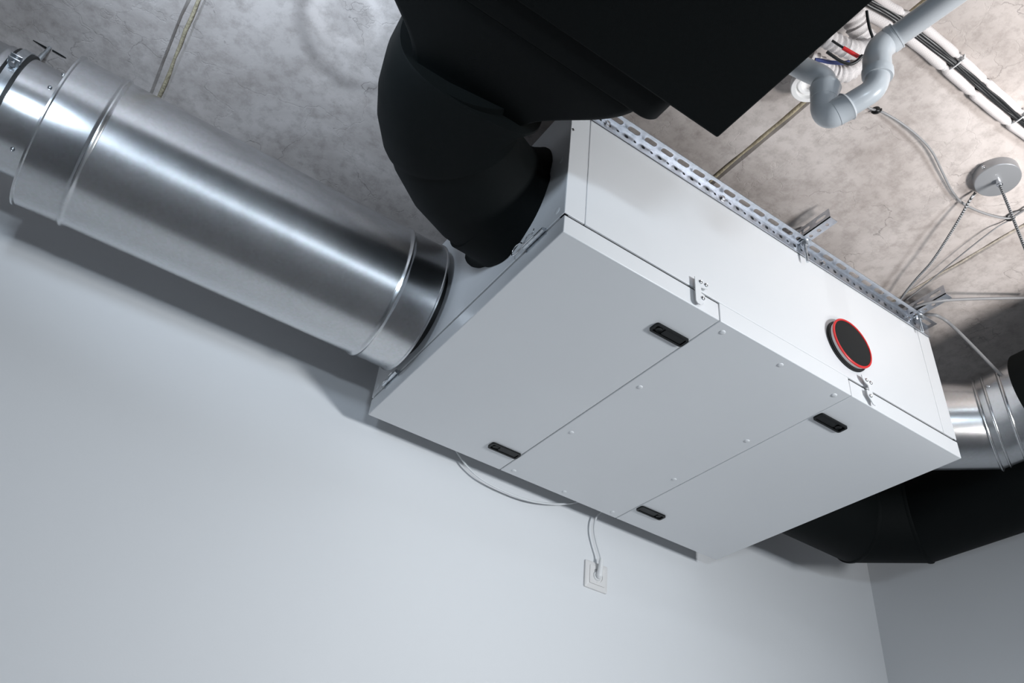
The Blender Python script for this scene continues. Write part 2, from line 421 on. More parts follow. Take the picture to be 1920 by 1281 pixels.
# safety catches on the room side
def screw(p, n, parent, r=.0052, mat='chrome', name='screw'):
    n = Vector(n)
    o = obj(name, MB().lathe(p, n, [(-.001, r), (.0012, r), (.0028, r*.86), (.0036, r*.55), (.0024, r*.34), (.0024, r*.02)], 16), M[mat], parent, smooth=50)
    return o
def catch(x, parts):
    c = None
    for nm, ol, y0, th in parts:
        q = obj(nm, plate([(x+a, b) for a, b in ol], [], th, lambda u, v, q, y0=y0: (u, y0+q, v)), M['white'], c if c else U, bevel=.0008)
        if c is None: c = q
    return c
hook = [(0, .077), (.034, .077), (.038, .073), (.038, .060), (.030, .056), (.017, .052), (.017, .036), (.026, .034), (.028, .028), (.028, .016), (.024, .010), (.012, .000), (.004, .001), (0, .006)]
c1 = catch(.345, [('safety_catch', hook, -.0105, .002)])
obj('catch_spacer', MB().box(.366, .379, -.0098, .0005, .059, .074), M['white'], c1)
for sx, sz in ((.3605, .0672), (.3765, .0670), (.3645, .0218)): screw((sx, -.0115, sz), (0, -1, 0), c1)
lever = [(0, .076), (.030, .076), (.034, .070), (.034, .056), (.030, .050), (.030, .034), (.036, .020), (.032, -.002), (.024, -.002), (.014, .012), (.008, .020), (.008, .034), (.018, .036), (.018, .052), (.006, .058), (0, .066)]
c2 = catch(.8935, [('safety_catch', lever, -.0105, .002)])
obj('catch_spacer', MB().box(.912, .925, -.0098, .0005, .056, .072), M['white'], c2)
for sx, sz in ((.9078, .0655), (.9232, .0645), (.9110, .0195)): screw((sx, -.0115, sz), (0, -1, 0), c2)
# hinge pins with spring clips on the left end
def hinge(y0, y1, clip):
    hp = obj('hinge_pin', MB().lathe((-.0075, y0, T+.002), (0, 1, 0), [(0, .0052), (.028, .0052), (.0283, .0046), (.0300, .0046), (.0303, .0052), (y1-y0-.02, .0052), (y1-y0-.0197, .0046), (y1-y0-.018, .0046), (y1-y0-.0177, .0052), (y1-y0, .0052)], 16), M['zinc'], U, smooth=40)
    obj('hinge_leaf', MB().box(-.0022, .0004, y0, y1, T-.009, T+.009), M['zinc'], hp)
    if clip:
        pts = [(-.013, y0+.030, T+.024), (-.013, y0+.033, T+.017), (-.013, y0+.040, T+.015), (-.013, y0+.055, T+.020), (-.013, y0+.068, T+.010), (-.013, y0+.080, T+.021), (-.013, y0+.100, T+.026),
               (-.013, y0+.112, T+.018), (-.013, y0+.108, T+.004), (-.013, y0+.090, T-.001), (-.013, y0+.070, T+.003), (-.013, y0+.03, T+.003)]
    else:
        pts = [(-.013, y0+.02, T+.008), (-.014, y0+.035, T+.004), (-.013, y0+.045, T-.005), (-.014, y0+.06, T-.001), (-.013, y0+.078, T-.012), (-.013, y0+.085, T-.016)]
    obj('spring_clip', MB().tube(spline(pts, 5), .0014, 8), M['chrome'], hp, smooth=60)
hinge(.061, .132, True); hinge(.712, .790, False)
# measuring port with red ring
PX, PZ = .8695, .1560
port = obj('inspection_port', MB().lathe((PX, .0006, PZ), (0, -1, 0), [(0, .0712), (.0040, .0712), (.0044, .0688), (.0052, .0680), (.0058, .0695), (.0088, .0695), (.0094, .067), (.0094, .058)], 64), M['rubber'], U, smooth=40, label='black round port with white collar and red ring')
obj('port_collar', MB().lathe((PX, -.004, PZ), (0, -1, 0), [(0, .0662), (.0130, .0665), (.0130, .060)], 64), M['whiteplastic'], port, smooth=40)
obj('red_ring', MB().lathe((PX, -.0165, PZ), (0, -1, 0), [(0, .0665), (.0005, .0698), (.0035, .0698), (.0042, .0690), (.0042, .0648), (.0015, .0644), (.0010, .060)], 64), M['red'], port, smooth=40, label='bright red plastic ring')
obj('port_cover', MB().lathe((PX, -.0150, PZ), (0, -1, 0), [(0, .0646), (.0042, .0646), (.0050, .062), (.0052, .001)], 64), M['capfoam'], port, smooth=40, label='black foam disc')
# tiny printed arrow mark
pm = at(1074.5, 243.5, 1, 0)
ar = plate([(pm.x-.0012, pm.z-.004), (pm.x+.0012, pm.z-.004), (pm.x+.0012, pm.z), (pm.x+.0045, pm.z), (pm.x, pm.z+.006), (pm.x-.0045, pm.z), (pm.x-.0012, pm.z)], [], .0003, lambda u, v, q: (u, -.0003+q, v))
obj('arrow_mark', ar, M['rubber'], U, label='tiny black printed arrow')

# ------------------------------------------------------------------ suspension rails, brackets and rods
ZL, ZFO = .3960, .4290
R_ = thing('slotted_angle_rail', (.64, -.015, ZL), 'perforated galvanised angle rail along the room side of the white unit', 'mounting rail')
sl = []; k = -3
while True:
    x = .1654 + .05163*k; k += 1
    if x < -.02: continue
    if x > 1.255: break
    sl.append(slot(x, -.0186, .0355, .0122))
obj('slotted_leg', plate([(-.03, -.0335), (1.2765, -.0335), (1.2765, -.0006), (-.03, -.0006)], sl, .0024, lambda u, v, q: (u, v, ZFO+.0012+q)), M['rail'], R_)
ho = []; k = -5
while True:
    x = .1527 + .02581*k; k += 1
    if x > 1.26: break
    if x < -.015: continue
    ho.append(circ(x, .4130, .0060 if k % 2 else .0044))
vl = obj('holed_leg', plate([(-.03, ZL), (1.2755, ZL), (1.2755, ZFO+.0005), (-.03, ZFO+.0005)], ho, .0024, lambda u, v, q: (u, -.0042+q, v)), M['rail'], R_)
obj('hole_shade_strip', MB().box(-.029, 1.2745, -.0030, -.0004, ZL+.003, ZFO-.001), M['rubber'], R_)  # dark strip added behind the holes, its black stands in for their shade
for px, py in ((1137, 236.5), (1353.5, 376), (1541, 494), (1701.5, 601)):
    p = at(px, py, 1, -.004)
    s = obj('screw', MB().lathe((p.x, -.0052, .4125), (0, -1, 0), [(0, .0095), (.0012, .0095), (.0014, .0065), (.0060, .0065), (.0062, .001)], 6), M['chrome'], R_, smooth=30)
def bracket(x0, yend, label, yb):
    B = thing('cross_bracket', (x0+.014, (yend+yb)/2, ZFO+.0026), label, 'bracket', 'short perforated cross brackets above the rail')
    zb = ZFO+.0026; h = .0310; w = .0285
    holes = [circ(x0+w*.55, yend+.0225+.0258*k, .0058 if k % 2 else .0048, 12) for k in range(int((yb-yend-.03)/.0258))]
    obj('holed_leg', plate([(x0, yend), (x0+w, yend), (x0+w, yb), (x0, yb)], holes, .0024, lambda u, v, q: (u, v, zb+.0012+q)), M['rail'], B)
    sl = [slot(yend+.028+.0516*k, zb+.0165, .0340, .0120) for k in range(int((yb-yend-.03)/.0516))]
    obj('slotted_leg', plate([(yend, zb), (yb, zb), (yb, zb+h), (yend, zb+h)], sl, .0024, lambda u, v, q: (x0+.0012+q, u, v)), M['rail'], B)
    return B
bracket(.7265, -.1175, 'perforated cross bracket over the middle of the rail', .10)
bracket(1.186, -.1235, 'perforated cross bracket at the right end of the rail', .10)
def rod(x, y, zlow, label, tilt=0.0):
    t = thing('threaded_rod', (x, y, zlow), label, 'threaded rod', 'threaded hanger rods of the rail')
    pts = []; rr = []
    n = int((ZC-.002-zlow)/.0013)
    for i in range(n+1):
        z = zlow + (ZC-.002-zlow)*i/n
        pts.append((x+tilt*(z-ZFO), y, z)); rr.append(.0042 if i % 2 else .0036)
    obj('rod', MB().tube(pts, rr, 10), M['zinc'], t, smooth=30)
    obj('washer', MB().lathe((x, y, ZFO-.0003), (0, 0, -1), [(0, .0135), (.0018, .0135), (.0018, .004)], 24), M['zinc'], t, smooth=40)
    obj('nut', MB().lathe((x, y, ZFO-.0021), (0, 0, -1), [(0, .0078), (.0062, .0078), (.0068, .0066), (.0068, .004)], 6), M['chrome'], t, smooth=20)
    obj('nut', MB().lathe((x, y, ZFO+.0052), (0, 0, 1), [(0, .0078), (.0062, .0078), (.0068, .0066), (.0068, .004)], 6), M['zinc'], t, smooth=20)
rod(.747, -.0182, .360, 'bright threaded rod with nut hanging below the middle of the rail', .02)
rod(1.2145, -.0205, .374, 'bright threaded rod with nut at the right end of the rail', .02)

# ------------------------------------------------------------------ ducts
DY, DZ, DR = .64, .21, .1775
s = thing('duct_silencer', (-.49, DY, DZ-DR), 'thick round galvanised duct silencer left of the white unit', 'duct')
def ribbed(x0, x1, r, ribs, rim0, rim1):
    prof = []
    if rim0: prof += [(x0, r-.004), (x0, r+.0045), (x0+.004, r+.0045), (x0+.0065, r+.0005)]
    else: prof += [(x0, r)]
    for rb in ribs: prof += [(rb-.010, r), (rb-.006, r+.0012), (rb-.003, r+.0042), (rb, r+.0052), (rb+.003, r+.0042), (rb+.006, r+.0012), (rb+.010, r)]
    if rim1: prof += [(x1-.0055, r+.0005), (x1-.0035, r+.0038), (x1, r+.0038), (x1, r-.004)]
    else: prof += [(x1, r)]
    return prof
obj('casing', MB().lathe((0, DY, DZ), (1, 0, 0), ribbed(-.951, -.0285, DR, [-.8500, -.1290], True, True), 128), M['galv'], s, smooth=40)
obj('spigot', MB().lathe((0, DY, DZ), (1, 0, 0), [(-.03, .1290), (-.0005, .1290)], 64, cap0=False, cap1=False), M['rubber'], s, smooth=40)
# slim connecting duct further left
s2 = thing('round_duct', (-1.75, DY, DZ-.1275), 'slim round galvanised duct entering the silencer at the left edge', 'duct')
obj('tube', MB().lathe((0, DY, DZ), (1, 0, 0), [(-3.55, .1275)] + [q for rb in (-2.4, -1.075) for q in ((rb-.008, .1275), (rb-.004, .1300), (rb, .1308), (rb+.004, .1300), (rb+.008, .1275))] + [(-.952, .1275)], 96), M['galv'], s2, smooth=40)
def on_cyl(px, py, r):
    v = ray(px, py); o = CAMPOS - Vector((0, DY, DZ))
    a = v.y*v.y + v.z*v.z; b = 2*(o.y*v.y + o.z*v.z); c = o.y*o.y + o.z*o.z - r*r
    k = (-b - math.sqrt(max(0, b*b-4*a*c)))/(2*a)
    p = CAMPOS + v*k; return p, Vector((0, p.y-DY, p.z-DZ)).normalized()
for px, py in ((93.5, 164.5), (119, 140.5), (23.5, 280)):
    p, n = on_cyl(px, py, .1275)
    screw(p, n, s2, r=.0045, mat='zinc')
# pipe clamp with rubber lining and ceiling stud
XC = -1.046
pc = thing('pipe_clamp', (XC, DY, DZ-.14), 'zinc pipe clamp with black rubber lining on the slim duct', 'pipe clamp')
obj('rubber_lining', MB().lathe((XC, DY, DZ), (1, 0, 0), [(-.0165, .1280), (-.0165, .1335), (.0165, .1335), (.0165, .1280)], 96, cap0=False, cap1=False), M['rubber'], pc, smooth=40)
obj('band', MB().lathe((XC, DY, DZ), (1, 0, 0), [(-.0095, .1336), (-.0095, .1362), (.0095, .1362), (.0095, .1336)], 96, cap0=False, cap1=False), M['zinc'], pc, smooth=40)
pe, ne = on_cyl(31, 122, .1362)
tg = Vector((0, -ne.z, ne.y))
def obox(c, ax, hs):
    mb = MB(); vs = []
    for k in range(8):
        vs.append(Vector(c) + sum((ax[i]*(hs[i] if (k >> i) & 1 else -hs[i]) for i in range(3)), Vector((0, 0, 0))))
    return mb.add(vs, [(0,1,3,2),(4,6,7,5),(0,4,5,1),(2,3,7,6),(0,2,6,4),(1,5,7,3)])
XA = Vector((1, 0, 0)); cc = Vector((XC, pe.y, pe.z))
for d in (-.006, .006):
    obj('clamp_ear', obox(cc + ne*.010 + tg*d, (XA, tg, ne), (.0115, .0016, .011)), M['zinc'], pc, bevel=.001)
obj('clamp_screw', MB().lathe(cc + ne*.010 - tg*.014, tg, [(0, .0065), (.005, .0065), (.0055, .0035), (.024, .0035), (.0245, .0062), (.029, .0062)], 12), M['chrome'], pc, smooth=30)
# stud from clamp to ceiling
sd0 = at(66, 118, 2, ZC-.055); sd1 = at(94, 89, 2, ZC)
st = thing('ceiling_stud', (sd1.x, sd1.y, ZC-.06), 'steel ceiling stud above the pipe clamp with spread anchor wings', 'anchor')
dv = (sd1-sd0)
obj('stud', MB().tube([sd0, sd0+dv*.55, sd0+dv*.551, sd1], [.0062, .0062, .0045, .0045], 12), M['zinc'], st, smooth=40)
for (ax_, ay_), (bx_, by_) in (((62, 75.5), (87, 90)), ((98, 94), (124, 109))):
    a = at(ax_, ay_, 2, ZC-.001); b = at(bx_, by_, 2, ZC-.001)
    obj('anchor_wing', MB().tube([a, a+(b-a)*.7, b], [.0008, .0022, .0026] if ax_ < 90 else [.0018, .0020, .0008], 6), M['shade_black'], st)

# black insulated elbow, left, room side
def cyl_cut(p0, p1, n0, n1, r, seg=96):
    """tube from p0 to p1 whose ends lie in planes with normals n0, n1"""
    d = (p1-p0).normalized(); u, w = frame(d); rg = []
    for p, nn in ((p0, n0), (p1, n1)):
        ring = []
        for k in range(seg):
            q = p + (u*math.cos(2*PI*k/seg) + w*math.sin(2*PI*k/seg))*r
            ring.append(q + d*((p-q).dot(nn)/d.dot(nn)))
        rg.append(ring)
    return rg
EX, EY, FR, EZ = -.30, .210, .1405, .235
e1 = thing('insulated_elbow', (EX+.1, EY-.1, EZ-.15), 'black foam-insulated duct elbow on the left end of the white unit', 'insulated duct')
RA = .292
def bend(deg):
    a = math.radians(deg); return Vector((EX+RA-RA*math.sin(a), EY-RA+RA*math.cos(a), EZ))
obj('elbow_foam', MB().tube([Vector((-.001, EY, EZ))] + [bend(d) for d in (4, 16, 30, 44, 52, 60, 75, 88)], [FR]*9, 72), M['foam'], e1, smooth=50)
def sup(c, deg, a_, b_, n_, seg=72):
    """rounded-square section across the bend direction at the given angle"""
    th = math.radians(deg); u = Vector((math.sin(th), -math.cos(th), 0)); out = []
    for k in range(seg):
        p_ = 2*PI*k/seg; c_, s_ = math.cos(p_), math.sin(p_)
        out.append(c + u*(math.copysign(abs(c_)**(2/n_), c_)*a_) + Vector((0, 0, math.copysign(abs(s_)**(2/n_), s_)*b_)))
    return out
CXE = EX+.022
cr = [sup(bend(48), 48, FR-.002, FR-.002, 2), sup(bend(48.6), 48.6, .1455, .1455, 2), sup(bend(51), 51, .1482, .1482, 2), sup(bend(60), 62, .150, .149, 2.1),
      sup(bend(69)+Vector((.006, 0, 0)), 72, .155, .147, 2.35), sup(bend(78)+Vector((.013, 0, 0)), 81, .161, .146, 2.7), sup(Vector((CXE, -.062, EZ)), 90, .166, .146, 3.0), sup(Vector((CXE, -.0675, EZ)), 90, .1645, .1445, 3.0), sup(Vector((CXE, -.068, EZ)), 90, .147, .127, 3.0)]
obj('foam_collar', MB().rings(cr), M['foam'], e1, smooth=40)
fl = [(.422, .240), (.404, .208), (.366, .169), (.317, .136), (.268, .103), (.2125, .084), (.165, .097), (.135, .118), (.108, .144), (.0885, .166), (.0735, .190), (.0650, .215), (.0690, .240), (.0620, .268), (.0660, .296), (.082, .335), (.110, .362), (.147, .385), (.21, .398), (.29, .390), (.345, .355), (.385, .305), (.402, .265)]
pol = sorted((math.atan2(q-EZ, p-EY), math.hypot(p-EY, q-EZ)) for p, q in fl)
def skirt_r(a):
    k_ = 0
    ext = [(pol[-1][0]-2*PI, pol[-1][1])] + pol + [(pol[0][0]+2*PI, pol[0][1])]
    for (a0, r0), (a1, r1) in zip(ext, ext[1:]):
        if a0 <= a <= a1: return r0 + (r1-r0)*(a-a0)/max(1e-9, a1-a0)
    return .145
sk = []
for x_, t_ in ((-.090, 0), (-.055, .12), (-.032, .38), (-.016, .75), (-.009, .96), (-.0015, 1.0)):
    ring = []
    for k in range(72):
        a = -PI + 2*PI*k/72 + 1e-4; r_ = .1400 + max(skirt_r(a)-.1400, -.004 if x_ < -.004 else -.06)*t_
        ring.append((x_, EY + r_*math.cos(a), EZ + r_*math.sin(a)))
    sk.append(ring)
obj('foam_skirt', MB().rings(sk), M['foam'], e1, smooth=60)

# rectangular insulated duct
ZB, ZS, ZT = .035, .050, .058
bc = at(1345, 260, 2, ZB); scn = at(1232, 238, 2, ZS); tc_ = at(1195, 220, 2, ZT)
hx = bc.x - EX; hs_ = scn.x + .006 - EX; ht = tc_.x - EX
b = thing('insulated_rectangular_duct', (EX, -1.0, ZB), 'big black foam-insulated rectangular duct across the top of the picture', 'insulated duct')
obj('duct_box', MB().box(EX-hx, EX+hx, -1.75, bc.y, ZB, .44), M['foam'], b, bevel=.004)
def rring(hw, z0, z1, r, y, n=16):
    pts = rrect(EX-hw, EX+hw, z0, z1, r, n-1); return [(p, y, q) for p, q in pts]
y_s0 = scn.y+.003
obj('flange_wrap', MB().rings([rring(hs_-.003, ZS+.003, .417, .045, y_s0), rring(hs_, ZS, .42, .048, y_s0-.004), rring(hs_, ZS, .42, .048, bc.y-.01)]), M['foam'], b, smooth=50)
tr = []
pr = rrect(EX-ht, EX+ht, ZT, .412, .030, 15)
N_ = 18; y0_, y1_ = -.050, tc_.y-.004
for i in range(N_+1):
    t = i/N_; e_ = t*t*(3-2*t)
    k_ = .35*t + .65*e_
    ring = []
    for p, q in pr:
        an = math.atan2((q-EZ)/.177, (p-EX)/ht)
        ca_, sa_ = math.cos(an), math.sin(an); cx_, cz_ = CXE + .143*math.copysign(abs(ca_)**.667, ca_), EZ + .123*math.copysign(abs(sa_)**.667, sa_)
        ring.append((cx_ + (p-cx_)*k_, y0_ + (y1_-y0_)*t, cz_ + (q-cz_)*k_))
    tr.append(ring)
obj('transition_piece', MB().rings(tr), M['foam'], b, smooth=50)

# galvanised segmented elbow, right, room side
GX, GY, GR = 1.50, .235, .1265
g = thing('segmented_duct_elbow', (GX-.1, GY-.1, DZ-GR), 'shiny galvanised segmented duct elbow at the right end of the unit', 'duct')
V1 = Vector((LX+.004, GY+.001, DZ)); V2 = Vector((GX, GY-.219, DZ))
dX = Vector((1, 0, 0)); dD = Vector((1, -1, 0)).normalized(); dY = Vector((0, -1, 0))
b1 = (dX+dD).normalized(); b2 = (dD+dY).normalized()
obj('tube_segment', MB().rings(cyl_cut(V1, V2, dX, b2, GR)), M['galv'], g, smooth=40)
obj('tube_segment', MB().rings(cyl_cut(V2, Vector((GX, -.1385, DZ)), b2, dY, GR)), M['galv'], g, smooth=40)
def ring_cut(p, nn, d, r, w, h, parent, mat='galv', name='seam_ring'):
    d = d.normalized(); rg = []
    for off, rr in ((-w, r), (-w*.5, r+h*.8), (0, r+h), (w*.5, r+h*.8), (w, r)):
        rg.append(cyl_cut(p+d*off, p+d*(off+.01), nn, nn, rr)[0])
    return obj(name, MB().rings(rg), M[mat], parent, smooth=60)
ring_cut(V1+dD*.082, b1, dD, GR, .005, .005, g); ring_cut(V2, b2, dD, GR, .005, .0065, g)
ring_cut(V2+dY*.024, b2, dY, GR, .004, .0045, g); ring_cut(V2+dY*.068, b2, dY, GR, .005, .005, g)
obj('spigot_seal', MB().lathe((LX+.001, GY, DZ), (1, 0, 0), [(0, GR+.002), (.004, GR+.007), (.010, GR+.007), (.012, GR+.002)], 64, cap0=False, cap1=False), M['rubber'], g, smooth=40)
def on_any(px, py, base, ax, r):
    v = ray(px, py); ax = ax.normalized(); o = CAMPOS - base
    vp = v - ax*v.dot(ax); op = o - ax*o.dot(ax)
    a = vp.dot(vp); bq = 2*op.dot(vp); c = op.dot(op) - r*r
    k = (-bq - math.sqrt(max(0, bq*bq-4*a*c)))/(2*a); p = CAMPOS + v*k
    q = p - base; n = (q - ax*q.dot(ax)).normalized(); return p, n
p, n = on_any(1853.5, 725, Vector((GX, 0, DZ)), dY, GR); screw(p, n, g, r=.0045, mat='zinc')
g2 = obj('insulated_straight_duct', MB().lathe((GX, -.139, DZ), (0, -1, 0), [(0, .128), (0, .1415), (2.2, .1415), (2.2, .10)], 64), M['foam'], smooth=40,
   label='black foam-covered duct past the shiny segmented elbow', cat='insulated duct')

# black insulated bend, right, wall side
BX, BR = 1.853, .1400
bb = thing('insulated_bend', (BX-.1, DY-.2, DZ-BR), 'black foam-insulated duct bend below the shiny elbow at the right', 'insulated duct')
W1 = Vector((BX-.145, DY, DZ)); W2 = Vector((BX, DY-.145, DZ))
sg1 = MB().rings(cyl_cut(Vector((LX+.001, DY, DZ)), W1, dX, b1, BR)); sg2 = MB().rings(cyl_cut(W1, W2, b1, b2, BR)); sg3 = MB().rings(cyl_cut(W2, Vector((BX, -2.4, DZ)), b2, dY, BR))
for q in (sg1, sg2, sg3): obj('foam_segment', q, M['foam'], bb, smooth=50)
ring_cut(W1, b1, dD, BR, .010, .0022, bb, 'foam', 'glued_seam'); ring_cut(W2, b2, dD, BR, .010, .0022, bb, 'foam', 'glued_seam')

# ------------------------------------------------------------------ wall socket, plug, cords
sx, sz, hsz = .8485, -.1650, .0427
so = thing('wall_socket', (sx, YB, sz-hsz), 'square white wall socket below the white unit', 'socket')
def frustum(hw0, hw1, y0, y1, r0, r1, extra=None):
    a = rrect(sx-hw0, sx+hw0, sz-hw0, sz+hw0, r0, 5); c = rrect(sx-hw1, sx+hw1, sz-hw1, sz+hw1, r1, 5)
    return [[(p, y0, q) for p, q in a], [(p, y1, q) for p, q in c]]
obj('socket_frame', MB().rings(frustum(hsz, hsz, YB, YB-.0045, .004, .004) + frustum(hsz-.0006, .0315, YB-.006, YB-.0105, .004, .003) + frustum(.0290, .0290, YB-.0105, YB-.009, .003, .003)), M['socket'], so, smooth=30)
ins = obj('socket_insert', plate(rrect(sx-.0282, sx+.0282, sz-.0282, sz+.0282, .003), [circ(sx, sz, .0205, 40)], .0025, lambda u, v, q: (u, YB-.0102+q, v)), M['socket'], so, bevel=.0005)
obj('socket_bowl', MB().lathe((sx, YB-.0095, sz), (0, 1, 0), [(0, .0204), (.0085, .0195), (.0085, .001)], 40, cap0=False), M['socket'], so, smooth=40)
obj('earth_contact', MB().box(sx-.003, sx+.003, YB-.0100, YB-.002, sz-.0202, sz-.0188), M['chrome'], so)
pl = thing('power_plug', (sx, YB-.03, sz-.02), 'white power plug with cord in the wall socket', 'plug')
obj('plug_face', MB().lathe((sx+.001, YB-.001, sz), (0, -1, 0), [(0, .0150), (.009, .0152), (.013, .0125), (.014, .004)], 32), M['whiteplastic'], pl, smooth=50)
neck = [(sx+.0005, YB-.0165, sz-.010), (sx+.0008, YB-.0185, sz-.002), (sx+.0012, YB-.0205, sz+.010), (sx+.0018, YB-.0225, sz+.024), (sx+.0022, YB-.0240, sz+.038), (sx+.0024, YB-.0245, sz+.052)]
nk = spline(neck, 5)
obj('plug_body', MB().tube(nk, [(.0050 + .0050*min(1, k_/5)) if k_ < 5 else (.0100 - .0048*(k_-5)/20 + (.0007 if k_ > 13 and k_ % 2 else 0)) for k_ in range(len(nk))], 16), M['whiteplastic'], pl, smooth=50)
cp_ = [at(px, py, 1, YB-.0245) for px, py in ((1127.2, 1058), (1125.5, 1043), (1120.5, 1026), (1115.5, 1006), (1114, 990), (1116.5, 974), (1123, 963), (1135, 953))]
cp_ += [Vector((cp_[-1].x+.03, YB-.027, cp_[-1].z+.06))]
obj('plug_cord', MB().tube(spline(cp_, 6), .0031, 10), M['wirewhite'], pl, smooth=60)
lp = [at(px, py, 1, YB-.026) for px, py in ((852, 840), (862, 855.5), (878, 877), (903, 899), (940, 919), (985, 937), (1020, 944), (1050, 945.5), (1078, 942.5), (1100, 935))]
obj('signal_cable', MB().tube(spline(lp, 6), .0030, 10), M['wirewhite'], smooth=60, label='thin white cable sagging behind the lower edge of the unit', cat='cable')

# ------------------------------------------------------------------ ceiling rose and pendant flex
rc = at(1871.3, 338.9, 2, ZC-.026); RR = .0515
ro = thing('ceiling_rose', (rc.x, rc.y, ZC-.026), 'round grey metal ceiling rose on the concrete', 'ceiling rose')
obj('canopy', MB().lathe((rc.x, rc.y, ZC), (0, 0, -1), [(0, RR), (.0245, RR), (.0258, RR-.0012), (.0260, RR-.003), (.0260, .002)], 72), M['rose'], ro, smooth=30)
obj('cord_grip', MB().lathe((rc.x, rc.y, ZC-.026), (0, 0, -1), [(0, .0062), (.010, .0062), (.0105, .0072), (.0150, .0072), (.0155, .0055), (.0200, .0050)], 12), M['chrome'], ro, smooth=30)
p0 = at(1842.5, 312, 2, ZC-.012)
dd = Vector((p0.x-rc.x, p0.y-rc.y, 0)).normalized()
screw(Vector((rc.x, rc.y, ZC-.014)) + dd*RR, dd, ro, r=.0045)
obj('pendant_flex', MB().tube([(rc.x, rc.y, ZC-.044), (rc.x+.001, rc.y, ZC-.12), (rc.x, rc.y, ZC-.45)], .0034, 12), M['textile'], smooth=60, label='braided flex hanging straight down from the ceiling rose', cat='cable')
tx = [(1829, 361, .480), (1817, 378, .468), (1800, 408, .455), (1775, 449, .445), (1747, 491, .442), (1722, 519, .444), (1705, 539, .447), (1690, 559, .449), (1680, 573, .449)]
obj('supply_flex', MB().tube(spline([at(a, b_, 2, z) for a, b_, z in tx], 6), .0034, 12), M['textile'], smooth=60, label='braided flex running from the ceiling rose to the rail', cat='cable')

def cable(name, pts, r, mat, label, cat='cable', group=None, n=10):
    return obj(name, MB().tube(spline([at(a, b_, 2, z) for a, b_, z in pts], 6), r, n), M[mat], smooth=60, label=label, cat=cat, group=group)
zc1 = ZC-.006
cable('grey_cable', [(1600, 185, zc1), (1632, 203.5, zc1), (1645, 207, zc1-.002), (1662, 214, zc1-.006), (1690, 231, zc1-.010), (1722, 256, zc1-.012), (1748, 285, zc1-.012), (1768, 325, zc1-.009), (1785, 358, zc1-.006), (1803, 379, zc1-.004), (1830, 394, zc1-.004), (1862, 405, zc1-.004), (1890, 409.5, zc1-.003), (1906, 403, zc1-.003), (1930, 388, zc1-.004)], .0028, 'wiregrey', 'light grey cable curving over the concrete past the ceiling rose')
cable('grey_cable', [(1890, 406, zc1), (1905, 398, zc1), (1930, 394, zc1)], .0024, 'wiregrey', 'short dark grey cable leaving the black clip toward the right edge')
cable('thin_wire', [(1893, 413, zc1-.002), (1880, 420, zc1-.003), (1860, 433, zc1-.012), (1820, 464, zc1-.016), (1770, 505, zc1-.016), (1735, 534, zc1-.014), (1700, 562, zc1-.012)], .0019, 'wiregrey', 'thin straight grey wire from the black clip to the rail')
cable('grey_cable', [(1700, 582, .450), (1722, 573, .436), (1745, 567, .430), (1775, 563, .432), (1815, 561, .440), (1870, 559.5, .450), (1930, 558.5, .458)], .0042, 'wiregrey', 'grey cable crossing the right cross bracket toward the right edge')
fc = [at(1722, 593, 2, .446), at(1735, 590, 2, .440), at(1745, 590, 2, .432), at(1757, 592, 2, .424), deep(1772, 600, 2.408), deep(1792, 617, 2.395), deep(1825, 650, 2.365), deep(1870, 696, 2.315), deep(1925, 747, 2.255), deep(1990, 800, 2.19)]
obj('flat_grey_cable', MB().tube(spline(fc, 6), .0046, 12), M['wiregrey'], smooth=60, label='thick grey cable looping from the rail end down to the right', cat='cable')
def clip(px, py, label):
    c = at(px, py, 2, ZC)
    t = thing('cable_clip', (c.x, c.y, ZC-.016), label, 'cable clip', 'cable clips on the ceiling')
    obj('clip_base', MB().lathe((c.x, c.y, ZC), (0, 0, -1), [(0, .0085), (.006, .0085), (.010, .006), (.011, .002)], 16), M['rubber'], t, smooth=40)
    obj('clip_strap', MB().tube([(c.x-.008*math.cos(a)*.6, c.y+.009*math.cos(a), ZC-.004-.010*math.sin(a)) for a in (PI*k/10 for k in range(11))], .0022, 6), M['rubber'], t, smooth=60)
clip(1643, 205, 'black cable clip beside the grey drain pipe')
clip(1893, 406, 'black cable clip below the ceiling rose')

# ------------------------------------------------------------------ drain pipe (grey PVC, trap with push-fit sockets)
dp = thing('drain_pipe', deep(1640, 160, 1.48), 'light grey plastic drain pipe with a trap of elbows', 'drain pipe')
PR = .0205
def pv(name, pts, r, lbl=None): return obj(name, MB().tube(pts, r, 28), M['pvc'], dp, smooth=50, label=lbl)
A0 = deep(1700, 54, 1.500); A1 = deep(1672, 74, 1.520)
far = A0 + (A0-A1).normalized()*.9
pv('long_pipe', [far, A1], PR)
def socket_ring(a, b_, r, lip):
    d = (b_-a); pts = [a, a+d*.12, a+d*.13, a+d*.4, a+d*.41, b_]
    return pts, [r, r, r*.97, r*.97, r, r]
e0 = deep(1672, 74, 1.520); e1_ = deep(1655, 84, 1.520); e2 = deep(1645, 100, 1.510); e3 = deep(1644.5, 138, 1.490)
q, rr = socket_ring(deep(1683, 66, 1.513), e0 + (e1_-e0)*.3, .0248, 0); pv('pipe_socket', q, rr)
el = spline([deep(1676, 71, 1.518), deep(1664, 79, 1.520), deep(1653, 88.5, 1.517), deep(1646.5, 101, 1.510), deep(1644.5, 116, 1.502)], 5)
pv('elbow', el, .0236)
pv('drop_socket', [deep(1644.3, 108, 1.506), deep(1645, 132, 1.494), deep(1645.2, 133, 1.4935), deep(1646, 142, 1.489), deep(1646.3, 146, 1.487)], [.0242, .0248, .0268, .0268, .0245])
ub = [deep(1646, 138, 1.491), deep(1645, 150, 1.484), deep(1640, 163, 1.479), deep(1630, 174, 1.477), deep(1616, 183, 1.478), deep(1598, 194, 1.482), deep(1580, 205, 1.486), deep(1562, 215, 1.490)]
